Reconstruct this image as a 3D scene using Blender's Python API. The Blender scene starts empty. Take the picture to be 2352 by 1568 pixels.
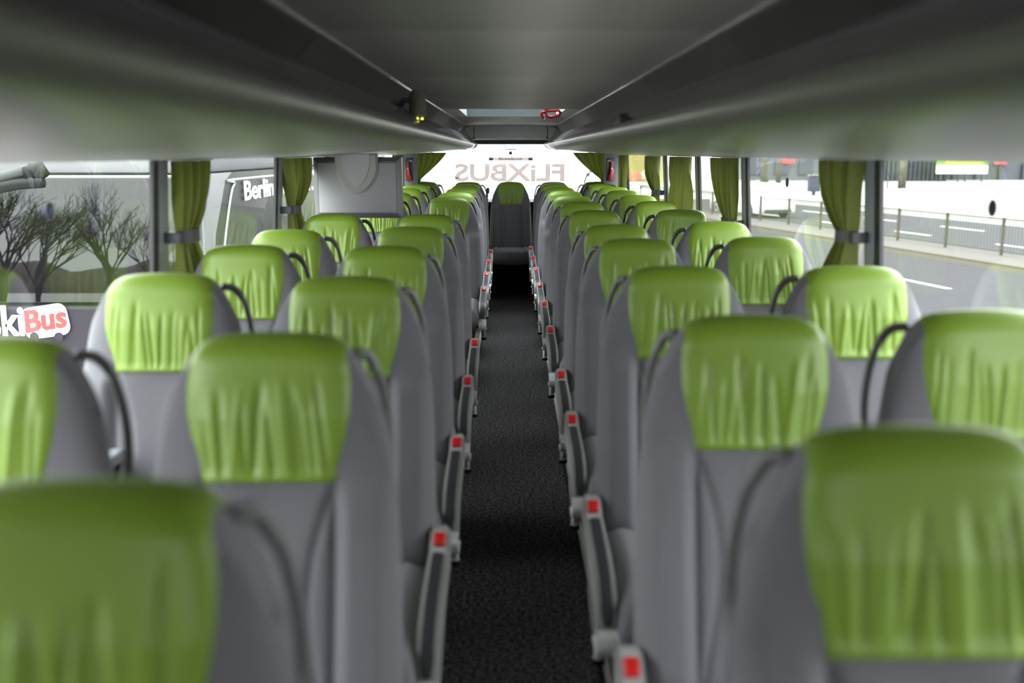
import bpy, bmesh, math, random
from mathutils import Vector, Matrix
PI = math.pi
random.seed(7)
scene = bpy.context.scene
C = scene.collection

# ------------------------------------------------------------------ camera, world, exposure
CAM = Vector((-0.028, 0.0, 1.42))
cd = bpy.data.cameras.new('camera'); cam = bpy.data.objects.new('camera', cd); C.objects.link(cam)
cam.location = CAM
cam.rotation_euler = (math.radians(90 - 10.75), 0, -0.0040)
cd.lens = 35; cd.sensor_width = 36; cd.clip_start = 0.02; cd.clip_end = 600
cd.dof.use_dof = True; cd.dof.focus_distance = 6.8; cd.dof.aperture_fstop = 1.9
scene.camera = cam
w = bpy.data.worlds.new('overcast'); scene.world = w; w.use_nodes = True
nt = w.node_tree; bg = nt.nodes['Background']
tc = nt.nodes.new('ShaderNodeTexCoord'); sep = nt.nodes.new('ShaderNodeSeparateXYZ')
ramp = nt.nodes.new('ShaderNodeValToRGB')
ramp.color_ramp.elements[0].position = 0.0; ramp.color_ramp.elements[0].color = (0.345, 0.345, 0.345, 1)
ramp.color_ramp.elements[1].position = 1.0; ramp.color_ramp.elements[1].color = (0.93, 0.98, 1.0, 1)
nt.links.new(tc.outputs['Generated'], sep.inputs[0]); nt.links.new(sep.outputs['Z'], ramp.inputs[0])
nt.links.new(ramp.outputs[0], bg.inputs[0]); bg.inputs[1].default_value = 2.0
scene.view_settings.view_transform = 'Standard'; scene.view_settings.look = 'None'
scene.view_settings.gamma = 1; scene.view_settings.use_curve_mapping = False
scene.view_settings.exposure = 3.25
scene.cycles.max_bounces = 10; scene.cycles.diffuse_bounces = 6; scene.cycles.transparent_max_bounces = 24
scene.cycles.glossy_bounces = 4; scene.cycles.transmission_bounces = 6
scene.cycles.use_denoising = True
scene.cycles.sample_clamp_indirect = 8

# ------------------------------------------------------------------ materials
def srgb(r, g, b):
    f = lambda c: (c/255/12.92) if c/255 <= 0.04045 else ((c/255+0.055)/1.055)**2.4
    return (f(r), f(g), f(b), 1)
def mat(name, col, rough=0.5, metal=0.0, spec=0.5, noise=0.0, nscale=200, bump=0.0, coat=0.0, sheen=0.0, emit=None, estr=0, contrast=0):
    m = bpy.data.materials.new(name); m.use_nodes = True
    t = m.node_tree; p = t.nodes['Principled BSDF']
    p.inputs['Base Color'].default_value = col; p.inputs['Roughness'].default_value = rough
    p.inputs['Metallic'].default_value = metal; p.inputs['Specular IOR Level'].default_value = spec
    p.inputs['Coat Weight'].default_value = coat; p.inputs['Coat Roughness'].default_value = 0.15
    p.inputs['Sheen Weight'].default_value = sheen
    if emit: p.inputs['Emission Color'].default_value = emit; p.inputs['Emission Strength'].default_value = estr
    if noise or bump:
        co = t.nodes.new('ShaderNodeTexCoord'); n = t.nodes.new('ShaderNodeTexNoise')
        n.inputs['Scale'].default_value = nscale; n.inputs['Detail'].default_value = 3
        t.links.new(co.outputs['Object'], n.inputs['Vector'])
        if noise:
            mx = t.nodes.new('ShaderNodeMix'); mx.data_type = 'RGBA'
            mx.inputs[6].default_value = [c*(1-noise) for c in col[:3]] + [1]
            mx.inputs[7].default_value = [min(1, c*(1+noise)) for c in col[:3]] + [1]
            if contrast:
                mr = t.nodes.new('ShaderNodeMapRange'); mr.inputs['From Min'].default_value = 0.5-0.5/contrast; mr.inputs['From Max'].default_value = 0.5+0.5/contrast
                t.links.new(n.outputs[0], mr.inputs[0]); t.links.new(mr.outputs[0], mx.inputs[0])
            else: t.links.new(n.outputs[0], mx.inputs[0])
            t.links.new(mx.outputs[2], p.inputs['Base Color'])
        if bump:
            b = t.nodes.new('ShaderNodeBump'); b.inputs['Strength'].default_value = bump; b.inputs['Distance'].default_value = 0.002
            t.links.new(n.outputs[0], b.inputs['Height']); t.links.new(b.outputs[0], p.inputs['Normal'])
    return m
def glass(name, tint, ior=1.5, refl_tint=(1, 1, 1, 1)):
    m = bpy.data.materials.new(name); m.use_nodes = True; t = m.node_tree; t.nodes.clear()
    o = t.nodes.new('ShaderNodeOutputMaterial'); mx = t.nodes.new('ShaderNodeMixShader')
    tr = t.nodes.new('ShaderNodeBsdfTransparent'); gl = t.nodes.new('ShaderNodeBsdfGlossy'); fr = t.nodes.new('ShaderNodeFresnel')
    tr.inputs[0].default_value = tint; gl.inputs['Roughness'].default_value = 0.0; gl.inputs[0].default_value = refl_tint
    fr.inputs[0].default_value = ior
    t.links.new(fr.outputs[0], mx.inputs[0]); t.links.new(tr.outputs[0], mx.inputs[1]); t.links.new(gl.outputs[0], mx.inputs[2])
    t.links.new(mx.outputs[0], o.inputs[0]); return m
def film(name, col):
    m = bpy.data.materials.new(name); m.use_nodes = True; t = m.node_tree; t.nodes.clear()
    o = t.nodes.new('ShaderNodeOutputMaterial'); tr = t.nodes.new('ShaderNodeBsdfTransparent'); tr.inputs[0].default_value = col
    t.links.new(tr.outputs[0], o.inputs[0]); return m
def cloth(name, col, transl=0.35, rough=0.7):
    m = bpy.data.materials.new(name); m.use_nodes = True; t = m.node_tree; t.nodes.clear()
    o = t.nodes.new('ShaderNodeOutputMaterial'); mx = t.nodes.new('ShaderNodeMixShader'); mx.inputs[0].default_value = transl
    d = t.nodes.new('ShaderNodeBsdfPrincipled'); d.inputs['Base Color'].default_value = col; d.inputs['Roughness'].default_value = rough
    tl = t.nodes.new('ShaderNodeBsdfTranslucent'); tl.inputs[0].default_value = [min(1, c*1.3) for c in col[:3]] + [1]
    co = t.nodes.new('ShaderNodeTexCoord'); n = t.nodes.new('ShaderNodeTexNoise'); n.inputs['Scale'].default_value = 300
    b = t.nodes.new('ShaderNodeBump'); b.inputs['Strength'].default_value = 0.15; b.inputs['Distance'].default_value = 0.002
    t.links.new(co.outputs['Object'], n.inputs['Vector']); t.links.new(n.outputs[0], b.inputs['Height']); t.links.new(b.outputs[0], d.inputs['Normal'])
    t.links.new(d.outputs[0], mx.inputs[1]); t.links.new(tl.outputs[0], mx.inputs[2]); t.links.new(mx.outputs[0], o.inputs[0]); return m

M = {}
M['leather'] = mat('green_leather', (0.158, 0.252, 0.022, 1), 0.42, spec=0.5, noise=0.06, nscale=6, bump=0.10)
M['fabric'] = mat('grey_fabric', (0.130, 0.128, 0.142, 1), 0.85, spec=0.25, noise=0.22, nscale=420, bump=0.5, sheen=0.25)
M['cushion'] = mat('grey_cushion_fabric', (0.122, 0.120, 0.134, 1), 0.85, spec=0.25, noise=0.22, nscale=420, bump=0.5, sheen=0.25)
M['shell'] = mat('charcoal_plastic', (0.035, 0.034, 0.038, 1), 0.45)
M['handle'] = mat('dark_grip_plastic', (0.045, 0.045, 0.045, 1), 0.35)
M['handle2'] = mat('grey_grip_plastic', (0.085, 0.084, 0.084, 1), 0.4)
M['armgrey'] = mat('grey_plastic', (0.26, 0.26, 0.25, 1), 0.38)
M['pad'] = mat('dark_pad', (0.016, 0.017, 0.022, 1), 0.5)
M['chrome'] = mat('satin_chrome', (0.85, 0.84, 0.85, 1), 0.18, metal=0.25, coat=0.5)
M['silver'] = mat('silver_plastic', (0.45, 0.45, 0.46, 1), 0.25, metal=0.4)
M['red'] = mat('red_button', (0.42, 0.008, 0.008, 1), 0.35)
M['carpet'] = mat('black_carpet', (0.042, 0.0395, 0.040, 1), 0.95, spec=0.1, noise=0.97, nscale=85, bump=1.0, contrast=4.0)
M['dark'] = mat('black_lining', (0.006, 0.006, 0.007, 1), 0.8, spec=0.2)
M['trim'] = mat('aluminium_trim', (0.45, 0.44, 0.44, 1), 0.3, metal=0.85)
M['plinth'] = mat('brown_floor_covering', (0.10, 0.078, 0.060, 1), 0.5)
M['wall'] = mat('grey_wall_panel', (0.25, 0.25, 0.26, 1), 0.7)
M['rack'] = mat('light_grey_moulding', (0.155, 0.155, 0.130, 1), 0.34, spec=0.6)
M['rackend'] = mat('mid_grey_moulding', (0.32, 0.31, 0.32, 1), 0.5)
M['gloss'] = mat('glossy_black_panel', (0.010, 0.009, 0.012, 1), 0.10, spec=0.5)
M['strip'] = mat('bright_trim_strip', (0.60, 0.59, 0.60, 1), 0.22, metal=0.9)
M['rackmid'] = mat('grey_duct_channel', (0.085, 0.082, 0.095, 1), 0.22, spec=0.6)
M['ceil'] = mat('taupe_ceiling_fabric', (0.62, 0.585, 0.53, 1), 0.8, spec=0.2, noise=0.05, nscale=300)
M['header'] = mat('grey_header_panel', (0.72, 0.72, 0.75, 1), 0.5)
M['pillar'] = mat('grey_pillar', (0.26, 0.275, 0.31, 1), 0.5)
M['gasket'] = mat('black_gasket', (0.012, 0.012, 0.014, 1), 0.4)
M['glass'] = glass('window_glass', (0.92, 0.95, 0.93, 1), 1.52)
M['rearglass'] = glass('rear_glass', (0.97, 0.97, 0.97, 1), 1.25)
M['curtain'] = cloth('green_curtain_cloth', (0.135, 0.160, 0.028, 1), 0.14)
M['curtainr'] = cloth('green_curtain_cloth_rear', (0.135, 0.165, 0.024, 1), 0.22)
M['strap'] = mat('grey_strap', (0.065, 0.07, 0.08, 1), 0.5)
M['white'] = mat('white_paint', (0.8, 0.8, 0.8, 1), 0.3)
M['frost'] = cloth('frosted_hatch_lid', (0.75, 0.78, 0.8, 1), 0.7)
M['beige'] = mat('ivory_plastic', (0.26, 0.25, 0.20, 1), 0.35)
M['led'] = mat('yellow_led', (0.3, 0.3, 0.02, 1), 0.4, emit=(0.85, 0.9, 0.1, 1), estr=0.35)
M['hammer'] = mat('red_plastic', (0.28, 0.005, 0.010, 1), 0.3)
M['monback'] = mat('silver_monitor_back', (0.30, 0.30, 0.32, 1), 0.40)
M['monedge'] = mat('dark_monitor_edge', (0.10, 0.10, 0.11, 1), 0.3)

# ------------------------------------------------------------------ helpers
def link(name, bm, m, parent=None, smooth=False, autos=None):
    me = bpy.data.meshes.new(name); bm.normal_update(); bm.to_mesh(me); bm.free()
    if isinstance(m, (list, tuple)):
        for x in m: me.materials.append(x)
    else: me.materials.append(m)
    o = bpy.data.objects.new(name, me); C.objects.link(o)
    if parent: o.parent = parent
    if smooth: me.polygons.foreach_set('use_smooth', [True]*len(me.polygons))
    if autos is not None:
        try: me.set_sharp_from_angle(angle=math.radians(autos))
        except Exception: pass
    return o
def tag(o, label, cat, group=None):
    o['label'] = label; o['category'] = cat
    if group: o['group'] = group
    return o
def struct(name, bm, m, smooth=False, autos=None, parent=None):
    o = link(name, bm, m, parent, smooth, autos)
    if not parent: o['kind'] = 'structure'
    return o
def thing(name, label, cat, loc=(0, 0, 0), rz=0, group=None):
    o = bpy.data.objects.new(name, None); C.objects.link(o); o.location = loc; o.rotation_euler = (0, 0, rz)
    o.empty_display_size = 0.1
    return tag(o, label, cat, group)
def copy_tree(o, parent=None):
    c = o.copy(); C.objects.link(c); c.parent = parent
    for ch in list(o.children): copy_tree(ch, c)
    return c
def box(bm, c, s, bev=0.0, rot=None, mi=0, seg=2):
    r = bmesh.ops.create_cube(bm, size=1.0)
    vs = r['verts']; bmesh.ops.scale(bm, vec=s, verts=vs)
    if bev:
        es = list({e for v in vs for e in v.link_edges})
        r2 = bmesh.ops.bevel(bm, geom=es, offset=bev, segments=seg, affect='EDGES', profile=0.5)
        vs = list({v for f in r2['faces'] for v in f.verts} | {v for v in vs if v.is_valid})
        # everything connected
        seen = set(vs); st = list(vs)
        while st:
            v = st.pop()
            for e in v.link_edges:
                o = e.other_vert(v)
                if o not in seen: seen.add(o); st.append(o)
        vs = list(seen)
    if rot is not None: bmesh.ops.rotate(bm, cent=(0, 0, 0), matrix=rot, verts=vs)
    bmesh.ops.translate(bm, vec=c, verts=vs)
    if mi:
        for f in {f for v in vs for f in v.link_faces}: f.material_index = mi
    return vs
def bx(c, s, bev=0.0, rot=None):
    bm = bmesh.new(); box(bm, c, s, bev, rot); return bm
def prism(bm, pts, axis, a, b, mi=0):
    """pts: 2D outline; axis 'x' -> pts are (y,z) and extruded x from a to b; 'y' -> (x,z); 'z' -> (x,y)"""
    def P(p, t):
        return {'x': (t, p[0], p[1]), 'y': (p[0], t, p[1]), 'z': (p[0], p[1], t)}[axis]
    A = [bm.verts.new(P(p, a)) for p in pts]; B = [bm.verts.new(P(p, b)) for p in pts]
    n = len(pts); fs = [bm.faces.new(A), bm.faces.new(B[::-1])]
    for i in range(n): fs.append(bm.faces.new((A[i], B[i], B[(i+1) % n], A[(i+1) % n])))
    for f in fs: f.material_index = mi
    return A+B
def fixn(bm):
    bmesh.ops.recalc_face_normals(bm, faces=bm.faces); return bm
def tube(bm, pts, r, n=10, caps=True, flat=1.0, mi=0):
    pts = [Vector(p) for p in pts]
    rs = r if isinstance(r, (list, tuple)) else [r]*len(pts)
    rings = []; up = Vector((0, 0, 1))
    for i, p in enumerate(pts):
        d = (pts[min(i+1, len(pts)-1)] - pts[max(i-1, 0)]).normalized()
        u = up if abs(d.dot(up)) < 0.9 else Vector((0, 1, 0))
        a = d.cross(u).normalized(); b = a.cross(d).normalized()
        if rings and a.dot(la) < 0: a = -a; b = -b
        la = a
        rings.append([bm.verts.new(p + a*math.cos(2*PI*k/n)*rs[i]*flat + b*math.sin(2*PI*k/n)*rs[i]) for k in range(n)])
    for i in range(len(rings)-1):
        for k in range(n):
            f = bm.faces.new((rings[i][k], rings[i][(k+1) % n], rings[i+1][(k+1) % n], rings[i+1][k])); f.material_index = mi
    if caps:
        bm.faces.new(rings[0][::-1]).material_index = mi; bm.faces.new(rings[-1]).material_index = mi
    return bm
def catmull(P, n=6):
    P = [Vector(p) for p in P]; Q = [P[0]*2-P[1]] + P + [P[-1]*2-P[-2]]; out = []
    for i in range(1, len(Q)-2):
        for k in range(n):
            t = k/n; a, b, c, d = Q[i-1], Q[i], Q[i+1], Q[i+2]
            out.append(0.5*((2*b)+(c-a)*t+(2*a-5*b+4*c-d)*t*t+(3*b-a-3*c+d)*t**3))
    out.append(P[-1]); return out
def lathe(bm, prof, n=20, c=(0, 0, 0), axis='z'):
    rings = []
    for r, h in prof:
        rr = []
        for k in range(n):
            a = 2*PI*k/n; x, y = r*math.cos(a), r*math.sin(a)
            p = {'z': (x, y, h), 'x': (h, x, y), 'y': (x, h, y)}[axis]
            rr.append(bm.verts.new((p[0]+c[0], p[1]+c[1], p[2]+c[2])))
        rings.append(rr)
    for i in range(len(rings)-1):
        for k in range(n): bm.faces.new((rings[i][k], rings[i][(k+1) % n], rings[i+1][(k+1) % n], rings[i+1][k]))
    bm.faces.new(rings[0][::-1]); bm.faces.new(rings[-1]); return bm
def grid(bm, F, nu, nv, mi=0):
    V = [[bm.verts.new(F(i/nu, j/nv)) for j in range(nv+1)] for i in range(nu+1)]
    for i in range(nu):
        for j in range(nv):
            f = bm.faces.new((V[i][j], V[i+1][j], V[i+1][j+1], V[i][j+1])); f.material_index = mi
    return V
def interp(tab, z):
    if z <= tab[0][0]: return tab[0][1]
    for (a, fa), (b, fb) in zip(tab, tab[1:]):
        if z <= b:
            t = (z-a)/(b-a); return fa+(fb-fa)*t
    return tab[-1][1]
def sstep(a, b, x):
    t = min(1, max(0, (x-a)/(b-a))); return t*t*(3-2*t)
def text_mesh(body, size, ext=0.002, bold=0.0, shear=0.0, sx=1.0):
    cu = bpy.data.curves.new('lettering', 'FONT'); cu.body = body; cu.size = size; cu.extrude = ext; cu.offset = bold; cu.shear = shear
    cu.align_x = 'CENTER'; cu.align_y = 'CENTER'; cu.resolution_u = 3
    o = bpy.data.objects.new('tmp', cu); C.objects.link(o)
    dg = bpy.context.evaluated_depsgraph_get(); me = bpy.data.meshes.new_from_object(o.evaluated_get(dg))
    bm = bmesh.new(); bm.from_mesh(me); bpy.data.objects.remove(o); bpy.data.meshes.remove(me)
    bmesh.ops.scale(bm, vec=(sx, 1, 1), verts=bm.verts)
    for f in bm.faces: f.material_index = 0
    return bm

# ------------------------------------------------------------------ setting: coach shell (floor 0, +Y towards the rear)
Y0, Y1 = -2.6, 10.95
XG = 1.145
FH = 0.236   # half width of the carpeted aisle at floor level
bm = bmesh.new(); box(bm, (0, (Y0+Y1)/2, -0.03), (2.3, Y1-Y0, 0.06)); struct('floor', bm, M['carpet'])
for sg, nm in ((-1, 'left'), (1, 'right')):
    bm = bmesh.new()
    prism(bm, [(sg*FH, 0.0), (sg*(FH+0.014), 0.0), (sg*(FH+0.014), 0.026), (sg*FH, 0.020)], 'y', Y0+1.3, 9.95)
    struct('trim_1' if sg < 0 else 'trim_2', fixn(bm), M['trim'])
    bm = bmesh.new(); box(bm, (sg*(FH+0.014+0.44), 4.3, 0.010), (0.88, 11.3, 0.020)); struct('floor_%s' % nm, bm, M['plinth'])
    # side wall below the windows and above them
    bm = bmesh.new()
    prism(bm, [(sg*1.13, 0.0), (sg*1.20, -0.9), (sg*1.26, -0.9), (sg*1.25, 0.70), (sg*1.10, 0.72), (sg*1.13, 0.66)], 'y', Y0, Y1)
    struct('wall_%s' % nm, fixn(bm), M['wall'])
    bm = bmesh.new()
    prism(bm, [(sg*1.09, 1.398), (sg*1.20, 1.398), (sg*1.14, 1.88), (sg*1.06, 1.88)], 'y', Y0, Y1)
    struct('wall_%s_upper' % nm, fixn(bm), M['wall'])
    bm = bmesh.new(); box(bm, (sg*1.03, (Y0+Y1)/2, 0.70), (0.14, Y1-Y0, 0.03), 0.008); struct('trim_%d' % (3 if sg < 0 else 4), bm, M['pillar'])

def wx(z):   # inner wall x at height z (tumblehome)
    return 1.135 - (z-0.70)*0.062
PILS = {1: [0.12, 1.61, 3.10, 4.80, 6.01, 7.27, 9.60], -1: [0.12, 1.61, 3.10, 4.73, 6.02, 7.30, 9.52]}
n = 0
for sg in (-1, 1):
    nm = 'left' if sg < 0 else 'right'
    PIL = PILS[sg]; EDGES = [Y0+0.05] + PIL + [Y1-0.1]
    for py in PIL:
        if py < 3: wdt = 0.09
        else: wdt = 0.085 if py < 9 else 0.10
        bm = bmesh.new()
        z0, z1 = 0.70, 1.41
        A = [(wx(z0)+0.004, z0), (wx(z0)+0.024, z0), (wx(z1)+0.024, z1), (wx(z1)+0.004, z1)]
        prism(bm, [(sg*a, b) for a, b in A], 'y', py, py+wdt)
        fixn(bm)
        o = struct('trim_%d' % (10+n), bm, M['pillar'])
        bm = bmesh.new()
        A = [(wx(z0)+0.006, z0), (wx(z0)+0.018, z0), (wx(z1)+0.018, z1), (wx(z1)+0.006, z1)]
        prism(bm, [(sg*a, b) for a, b in A], 'y', py-0.045, py); fixn(bm)
        link('gasket', bm, M['gasket'], o)
        n += 1
    for i in range(len(EDGES)-1):
        a, b = EDGES[i], EDGES[i+1]
        bm = bmesh.new(); x0, x1 = wx(0.69)+0.012, wx(1.42)+0.012
        V = [bm.verts.new(p) for p in ((sg*x0, a, 0.69), (sg*x0, b, 0.69), (sg*x1, b, 1.42), (sg*x1, a, 1.42))]
        bm.faces.new(V if sg < 0 else V[::-1])
        if i == 0:
            struct('wall_%s_front' % nm, bm, M['wall']); continue  # unseen window bay walled in to keep daylight off the front seats
        struct('window_%d' % (1+i+(8 if sg > 0 else 0)), bm, M['glass'])

# roof / ceiling with a hatch opening (Y 6.74..8.08, |X|<.352)
HX, HY0, HY1, CZ = 0.352, 6.74, 8.08, 1.70
CE = 0.47
def cz(y): return CZ
SEAMS = [-1.0, 2.44, 3.90, 5.30, HY0]
bm = bmesh.new()
prev = Y0
for sy in SEAMS[0:]:
    box(bm, (0, (prev+sy)/2, CZ+0.015), (2*CE, sy-prev-0.012, 0.03), 0.005); prev = sy
for sx_ in (-1, 1): box(bm, (sx_*(HX+CE)/2, (HY0+HY1)/2, CZ+0.015), (CE-HX, HY1-HY0, 0.03))
box(bm, (0, (Y0+HY0)/2, CZ+0.045), (2*CE, HY0-Y0, 0.03))
# rear, slightly domed panel running down to the header
V = grid(bm, lambda u, v: ((u-0.5)*2*CE, HY1+(10.42-HY1)*v, CZ + 0.012*(1-(2*u-1)**2)*v - 0.02*max(0, v-0.6)**2*6), 16, 12)
struct('ceiling', bm, M['ceil'], True, 30)
# hatch recess
bm = bmesh.new()
hz = 0.16
box(bm, (0, HY1+0.012, CZ+hz/2), (2*HX+0.05, 0.02, hz)); box(bm, (0, HY0-0.012, CZ+hz/2+0.03), (2*HX+0.05, 0.02, hz-0.06))
t = struct('trim_5', bm, mat('grey_green_hatch_lining', (0.10, 0.125, 0.125, 1), 0.5))
bm = bmesh.new()
for s in (-1, 1): box(bm, (s*(HX+0.012), (HY0+HY1)/2, CZ+hz/2+0.002), (0.02, HY1-HY0, hz))
link('hatch_side', bm, M['white'], t)
bm = bmesh.new(); box(bm, (0, (HY0+HY1)/2, CZ+hz+0.01), (2*HX+0.06, HY1-HY0+0.06, 0.02), 0.005)
link('hatch_lid', bm, glass('pale_hatch_glass', (0.80, 0.82, 0.82, 1), 1.45), t)
# outer roof skin
bm = bmesh.new()
P = [(-1.24, 1.86), (-1.0, 1.93), (-0.40, 1.96)]
for (xa, xb, ya, yb) in ((-1.26, -0.39, Y0, Y1), (0.39, 1.26, Y0, Y1), (-0.39, 0.39, Y0, HY0-0.03), (-0.39, 0.39, HY1+0.03, Y1)):
    box(bm, ((xa+xb)/2, (ya+yb)/2, 1.91), (xb-xa, yb-ya, 0.03))
struct('ceiling_outer', bm, M['wall'])

# rear: header, rear wall, window
bm = bmesh.new()
prism(bm, [(-0.76, 1.555), (-0.76, 1.66), (-0.47, 1.672), (-0.415, 1.675), (-0.40, 1.715), (0.40, 1.715), (0.415, 1.675), (0.47, 1.672), (0.76, 1.66), (0.76, 1.555)], 'y', 10.40, 10.90)
fixn(bm); bmesh.ops.bevel(bm, geom=[e for e in bm.edges], offset=0.008, segments=2, affect='EDGES')
o = struct('wall_rear_upper', bm, M['header'])
bm = bmesh.new()
for x in (-0.375, 0.405-0.03): box(bm, (x, 10.397, 1.625), (0.006, 0.004, 0.13))
link('header_seam', bm, M['gasket'], o)
bm = bmesh.new()
for x in (-0.375, 0.375): lathe(bm, [(0.0001, 10.385), (0.010, 10.386), (0.012, 10.40)], 12, (x, 0, 1.560), 'y')
link('header_screw', bm, M['gasket'], o)
bm = bmesh.new(); box(bm, (0, 10.86, 1.53), (2.2, 0.14, 0.055)); box(bm, (0, 10.75, 1.56), (1.9, 0.4, 0.02))
struct('trim_6', bm, M['gasket'])
bm = bmesh.new(); box(bm, (0, 10.92, 1.77), (2.3, 0.1, 0.46)); struct('wall_rear_top', bm, M['wall'])
bm = bmesh.new(); box(bm, (0, 10.92, 0.0), (2.3, 0.08, 1.78)); struct('wall_rear', bm, M['dark'])
bm = bmesh.new(); box(bm, (0, 10.87, 0.892), (2.2, 0.05, 0.016)); struct('trim_7', bm, M['pillar'])
bm = bmesh.new(); V = [bm.verts.new(p) for p in ((-1.12, 10.93, 0.88), (1.12, 10.93, 0.88), (1.10, 10.93, 1.56), (-1.10, 10.93, 1.56))]; bm.faces.new(V)
struct('window_17', bm, M['rearglass'])
for sg in (-1, 1):   # dark corner panels carrying the hammers
    bm = bmesh.new(); prism(bm, [(sg*0.93, 10.08), (sg*1.07, 10.03), (sg*1.12, 10.05), (sg*1.12, 10.9), (sg*1.06, 10.9), (sg*0.96, 10.14)], 'z', 0.0, 1.46); fixn(bm)
    struct('trim_%d' % (8 if sg < 0 else 9), bm, M['pillar'])
# front: unseen panel raised to limit daylight, shortened windscreen above (behind the camera)
bm = bmesh.new(); box(bm, (0, Y0-0.03, 0.16), (2.4, 0.06, 1.82)); box(bm, (0, Y0-0.03, 1.83), (2.4, 0.06, 0.16)); struct('wall_front', bm, M['wall'])
bm = bmesh.new(); V = [bm.verts.new(p) for p in ((-1.15, Y0, 1.06), (1.15, Y0, 1.06), (1.12, Y0, 1.76), (-1.12, Y0, 1.76))]; bm.faces.new(V)
struct('window_18', bm, M['glass'])

# rear bench platform
bm = bmesh.new(); box(bm, (0, 10.50, 0.16), (2.2, 0.80, 0.32)); box(bm, (0, 10.55, 0.40), (0.55, 0.3, 0.2)); struct('trim_30', bm, M['dark'])

# ------------------------------------------------------------------ luggage racks
def rack(sg):
    nm = 'left' if sg < 0 else 'right'
    t = thing('luggage_rack', '%s overhead luggage rack with pale grey underside running the length of the coach' % ('left-hand' if sg < 0 else 'right-hand'),
              'luggage rack', (sg*0.7, 4, 1.42), 0)
    def sweep(name, prof, m, ya, yb, taper=None, smooth=True, ny=12):
        bm = bmesh.new(); V = []
        pr = catmull([(a, 0, b) for a, b in prof], 4) if smooth else [Vector((a, 0, b)) for a, b in prof]
        for j in range(ny+1):
            y = ya+(yb-ya)*j/ny; k = j/ny; row = []
            for p in pr:
                x, z = p.x, p.z
                if taper: x, z = taper(x, z, k)
                row.append(bm.verts.new((sg*x-sg*0.7, y-4, z-1.42)))
            V.append(row)
        for j in range(ny):
            for i in range(len(pr)-1): bm.faces.new((V[j][i], V[j][i+1], V[j+1][i+1], V[j+1][i]))
        fixn(bm)
        return link(name, bm, m, t, True, 50)
    E = 9.25
    lip = [(0.365, 1.500), (0.350, 1.516), (0.336, 1.512), (0.331, 1.500), (0.335, 1.483), (0.350, 1.466), (0.385, 1.454), (0.45, 1.446), (0.62, 1.432), (0.84, 1.414), (1.02, 1.399), (1.11, 1.397)]
    sweep('rack_shell', lip, M['rack'], -1.9, E)
    sweep('rack_channel', [(0.352, 1.508), (0.372, 1.540), (0.402, 1.568), (0.412, 1.575)], M['rackmid'], -1.9, 10.0)
    sweep('rack_gap', [(0.37, 1.50), (0.375, 1.53), (0.42, 1.56)], M['gasket'], -1.9, 10.0)
    sweep('gloss_panel', [(0.410, 1.572), (0.418, 1.580), (0.446, 1.640), (0.466, 1.695)], M['gloss'], -1.9, 10.36)
    bm = bmesh.new(); tube(bm, [(sg*0.466-sg*0.7, -5.9, 0.277), (sg*0.466-sg*0.7, 6.36, 0.277)], 0.0048, 8); link('edge_strip', bm, M['strip'], t, True)
    bm = bmesh.new(); tube(bm, [(sg*0.412-sg*0.7, -5.9, 0.153), (sg*0.412-sg*0.7, 6.2, 0.153)], 0.003, 8); link('edge_strip', bm, M['rackmid'], t, True)
    def tp(x, z, k):
        e = sstep(0, 1, k)
        x2 = x + (0.0 if x < 0.5 else 0)*e
        z2 = z + (0.0)*e
        return x2 if x < 0.40 else x - (x-0.40)*0.55*e, z2 + (0.030*e if x > 0.5 else 0)
    sweep('rack_end', [(a-0.002, b-0.001) for a, b in lip], M['rackend'] if sg < 0 else M['rack'], E-0.0, 10.15, tp)
    # closing cap at the rear and panel joints
    bm = bmesh.new()
    for y in (1.35, 3.3, 5.3, 7.3):
        pr = catmull([(a, 0, b) for a, b in lip], 4)
        tube(bm, [(sg*(p.x-0.0006)-sg*0.7, y-4, p.z-1.42-0.0006) for p in pr], 0.0018, 5)
    return t
RL = rack(-1); RR = rack(1)
bm = bmesh.new(); box(bm, (0.345-0.7, 3.35-4, 1.522-1.42), (0.034, 0.22, 0.022), 0.006); box(bm, (0.345-0.7, 3.33-4, 1.536-1.42), (0.028, 0.10, 0.014), 0.004)
link('latch', bm, M['shell'], RR)

# dome sensor on the left gloss panel
t = thing('sensor_unit', 'small ivory cylindrical sensor with glowing yellow base on the left rack', 'sensor', (-0.383, 4.02, 1.590))
bm = bmesh.new(); lathe(bm, [(0.022, 0.07), (0.031, 0.055), (0.034, 0.0), (0.034, -0.028), (0.028, -0.034)], 24); link('housing', bm, M['beige'], t, True, 40)
bm = bmesh.new(); box(bm, (-0.035, 0, 0.03), (0.05, 0.03, 0.02), 0.003); link('bracket', bm, M['shell'], t)
bm = bmesh.new(); lathe(bm, [(0.030, -0.034), (0.031, -0.036), (0.029, -0.046), (0.015, -0.049)], 24); link('base_ring', bm, M['shell'], t, True, 40)
bm = bmesh.new()
for a in (-2.2, -1.55, -0.9): box(bm, (0.030*math.cos(a), 0.030*math.sin(a), -0.040), (0.010, 0.006, 0.007), 0.001, Matrix.Rotation(0, 3, 'Z'))
link('indicator_light', bm, M['led'], t)

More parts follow.
